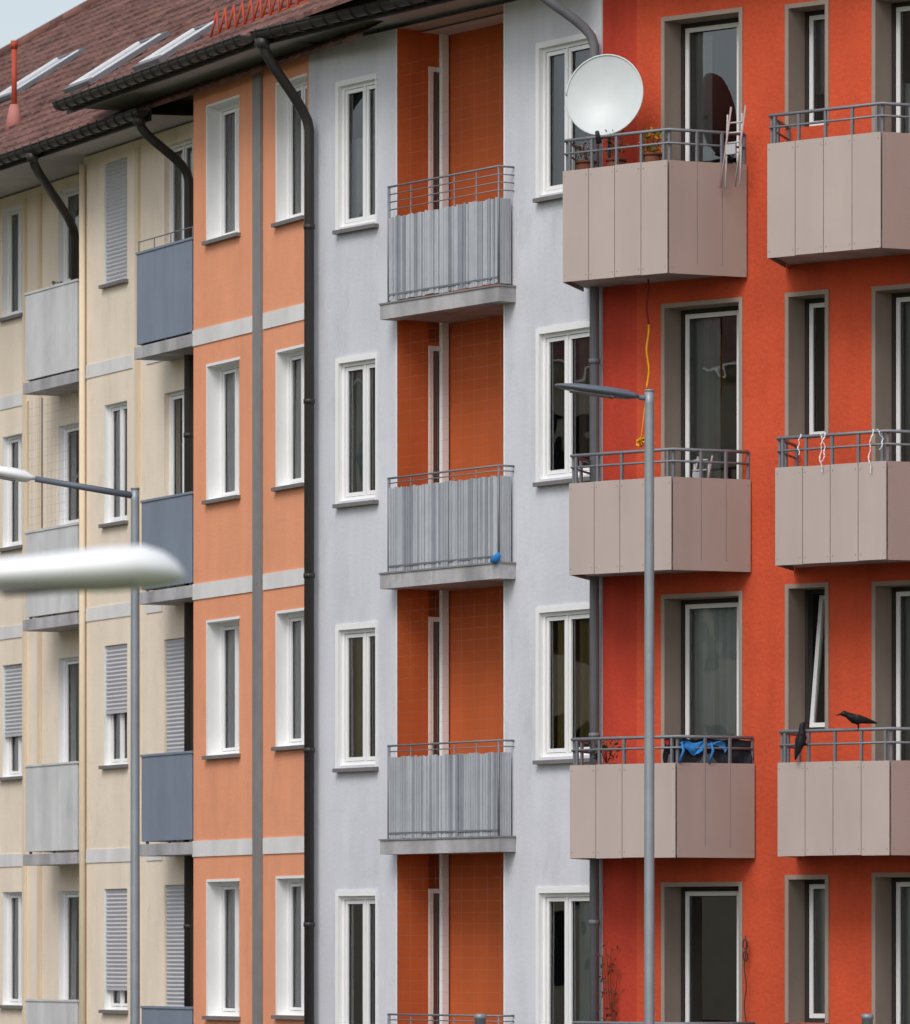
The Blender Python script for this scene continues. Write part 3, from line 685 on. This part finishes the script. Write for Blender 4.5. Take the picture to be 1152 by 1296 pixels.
# ================================================================ lamps
def wpos(px,py,z): return Vector(((px-576)/F*z,z,EYE+z*(HY-py)/F))
def lamp(pxp,pyt,z,r,sgn,arm,head,hk,tilt=.0,thick=.045,wid=.13,armr=.62,headtilt=None,S=None):
    top=wpos(pxp,pyt,z); e=empty('street_lamp',(top.x,top.y,0)); H_=top.z
    if headtilt is None: headtilt=tilt
    m=MB('pole',e); m.tube([(0,0,0),(0,0,1.2)],r*1.6,'lampgrey',18); m.tube([(0,0,1.2),(0,0,1.3),(0,0,H_-.12),(0,0,H_)],[r*1.6,r*1.15,r,r*.98],'lampgrey',18); m.tube([(0,0,H_),(0,0,H_+.015)],[r*1.12,r*.9],'lampgrey',18); m.build()
    m=MB('arm',e); z0=H_-.07; m.tube([(0,0,z0),(sgn*arm,0,z0+arm*tilt)],[r*armr,r*armr*.85],'lampdark',12); m.build()
    m=MB('lamp_head',e); a=sgn*arm; zz=z0+arm*tilt
    S=S or [(0,.03,.022,0),(.06,.05,.03,0),(.14,.6*wid,.9*thick,0),(.35,wid,thick,0),(.7,wid,thick*.9,0),(.9,wid*.75,thick*.55,0),(.97,wid*.45,thick*.35,0),(1,.01,.006,0)]
    m.loft([((a+sgn*head*t,0,zz+head*t*headtilt+.01+dz),(0,w,0),(0,0,h)) for t,w,h,dz in S],hk,24)
    hm=headtilt*head; x0_,x1_=a+sgn*head*.3,a+sgn*head*.82; za_,zb_=zz+.3*hm+.01,zz+.82*hm+.01
    q=[]
    for dz in (-thick*1.0,-thick*.6):
        q+=[(x0_,-wid*.7,za_+dz),(x1_,-wid*.7,zb_+dz*.85),(x1_,wid*.7,zb_+dz*.85),(x0_,wid*.7,za_+dz)]
    m.hexa(q,'sill')
    m.build(); return e
lamp(822,495,56.3,.045,-1,.10,.79,'lampdark',tilt=.13,thick=.05,wid=.14)
lamp(171,619,62,.045,-1,1.03,.7,'lampwhite',tilt=.17,thick=.07,wid=.14,armr=.8)
near=[(0,.03,.03,0),(.05,.06,.04,0),(.15,.12,.05,0),(.45,.15,.064,0),(.7,.16,.076,.004),(.84,.15,.074,.006),(.92,.11,.058,-.004),(.97,.07,.036,-.016),(1,.02,.012,-.03)]
lamp(-420,716,20,.05,1,.85,.87,'lampwhite',tilt=.02,headtilt=.045,thick=.066,wid=.15,S=near)
for px in (608,1098):
    t=wpos(px,1283,54); e=empty('metal_post',(t.x,t.y,0)); m=MB('post',e); m.tube([(0,0,0),(0,0,t.z-.05),(0,0,t.z-.045),(0,0,t.z-.01),(0,0,t.z)],[.05,.05,.058,.055,.03],'lampgrey',16); m.tube([(0,0,0),(0,0,.25)],.08,'lampgrey',16); m.build()
# ================================================================ ground
def sheet(name,pts,z,k):
    me=bpy.data.meshes.new(name); me.from_pydata([(p[0],p[1],z) for p in pts],[],[tuple(range(len(pts)))]); me.materials.append(M[k]); o=bpy.data.objects.new(name,me); scene.collection.objects.link(o); return o
sheet('ground',[(-900,-900),(900,-900),(900,900),(-900,900)],0,'ground')
def off(d): 
    return [C.world(xc-6,-d,0),O.world(0,-d,0),W.world(xw1,-d,0),R.world(xr1+30,-d,0)]
a=off(3.2);b=off(12.5); sheet('road',[*a,*b[::-1]],.004,'asphalt')
a=off(7.78);b=off(7.9); 
e=empty('road_marking'); m=MB('centre_line',e)
for i in range(3):
    for k in range(0,12):
        t0=k/12; t1=t0+.045; m.face([tuple(a[i].lerp(a[i+1],t0)+Vector((0,0,.008))),tuple(a[i].lerp(a[i+1],t1)+Vector((0,0,.008))),tuple(b[i].lerp(b[i+1],t1)+Vector((0,0,.008))),tuple(b[i].lerp(b[i+1],t0)+Vector((0,0,.008)))],'paint')
m.build()
def strip(name,d0,d1,h,k):
    a=off(d0);b=off(d1); m=MB(name)
    for i in range(3):
        m.hexa([(*b[i].xy,0),(*b[i+1].xy,0),(*a[i+1].xy,0),(*a[i].xy,0),(*b[i].xy,h),(*b[i+1].xy,h),(*a[i+1].xy,h),(*a[i].xy,h)],k)
    m.build()
strip('pavement',-.1,3.0,.12,'paving'); strip('kerb',3.001,3.2,.13,'kerb')
# terrace on the other side of the street (seen in the window reflections)
ob=empty('opposite_apartment_building',(-52,80,0),math.radians(90)); m=MB('walls',ob); H=[]
for i in range(24):
    for j in range(5): H.append((-58+i*4.8,-56.4+i*4.8,1.2+j*3,2.9+j*3,.2,'trim'))
wall(m,-60,60,0,16,0,H,'cream2'); m.face([(-60,-.5,16),(60,-.5,16),(60,6,20),(-60,6,20)],'tile'); m.face([(-60,.2,0),(60,.2,0),(60,.2,16),(-60,.2,16)],'dark'); m.face([(60,0,0),(60,10,0),(60,10,16),(60,0,16)],'cream2'); m.face([(-60,0,0),(-60,10,0),(-60,10,16),(-60,0,16)],'cream2'); m.build()
# ================================================================ camera, light
cam=bpy.data.cameras.new('camera'); co=bpy.data.objects.new('camera',cam); scene.collection.objects.link(co); scene.camera=co
co.location=(0,0,EYE); co.rotation_euler=(math.pi/2,0,0); cam.sensor_fit='HORIZONTAL'; cam.sensor_width=36; cam.lens=F/1152*36; cam.shift_y=(HY-648)/1152; cam.clip_end=3000; cam.clip_start=.5
cam.dof.use_dof=True; cam.dof.focus_distance=61; cam.dof.aperture_fstop=5.0
w=bpy.data.worlds.new('World'); scene.world=w; w.use_nodes=True; N=w.node_tree.nodes; L=w.node_tree.links; bg=N['Background']
sk=N.new('ShaderNodeTexSky'); sk.sky_type='NISHITA'; sk.sun_disc=False; sk.sun_elevation=math.radians(48); sk.sun_rotation=math.radians(205); sk.dust_density=2.2; sk.air_density=1.2
hs=N.new('ShaderNodeHueSaturation'); hs.inputs['Saturation'].default_value=.48; L.new(sk.outputs[0],hs.inputs['Color']); L.new(hs.outputs[0],bg.inputs[0]); bg.inputs[1].default_value=.15
sd=bpy.data.lights.new('sun','SUN'); sd.energy=1.45; sd.angle=math.radians(28); sd.color=(1,.97,.94); so=bpy.data.objects.new('sun',sd); scene.collection.objects.link(so)
az=math.radians(205); el=math.radians(48); dv=Vector((math.sin(az)*math.cos(el),math.cos(az)*math.cos(el),math.sin(el))); so.rotation_euler=dv.to_track_quat('Z','Y').to_euler(); so.location=(0,-20,40)
scene.view_settings.view_transform='Standard'; scene.view_settings.look='None'; scene.view_settings.exposure=0
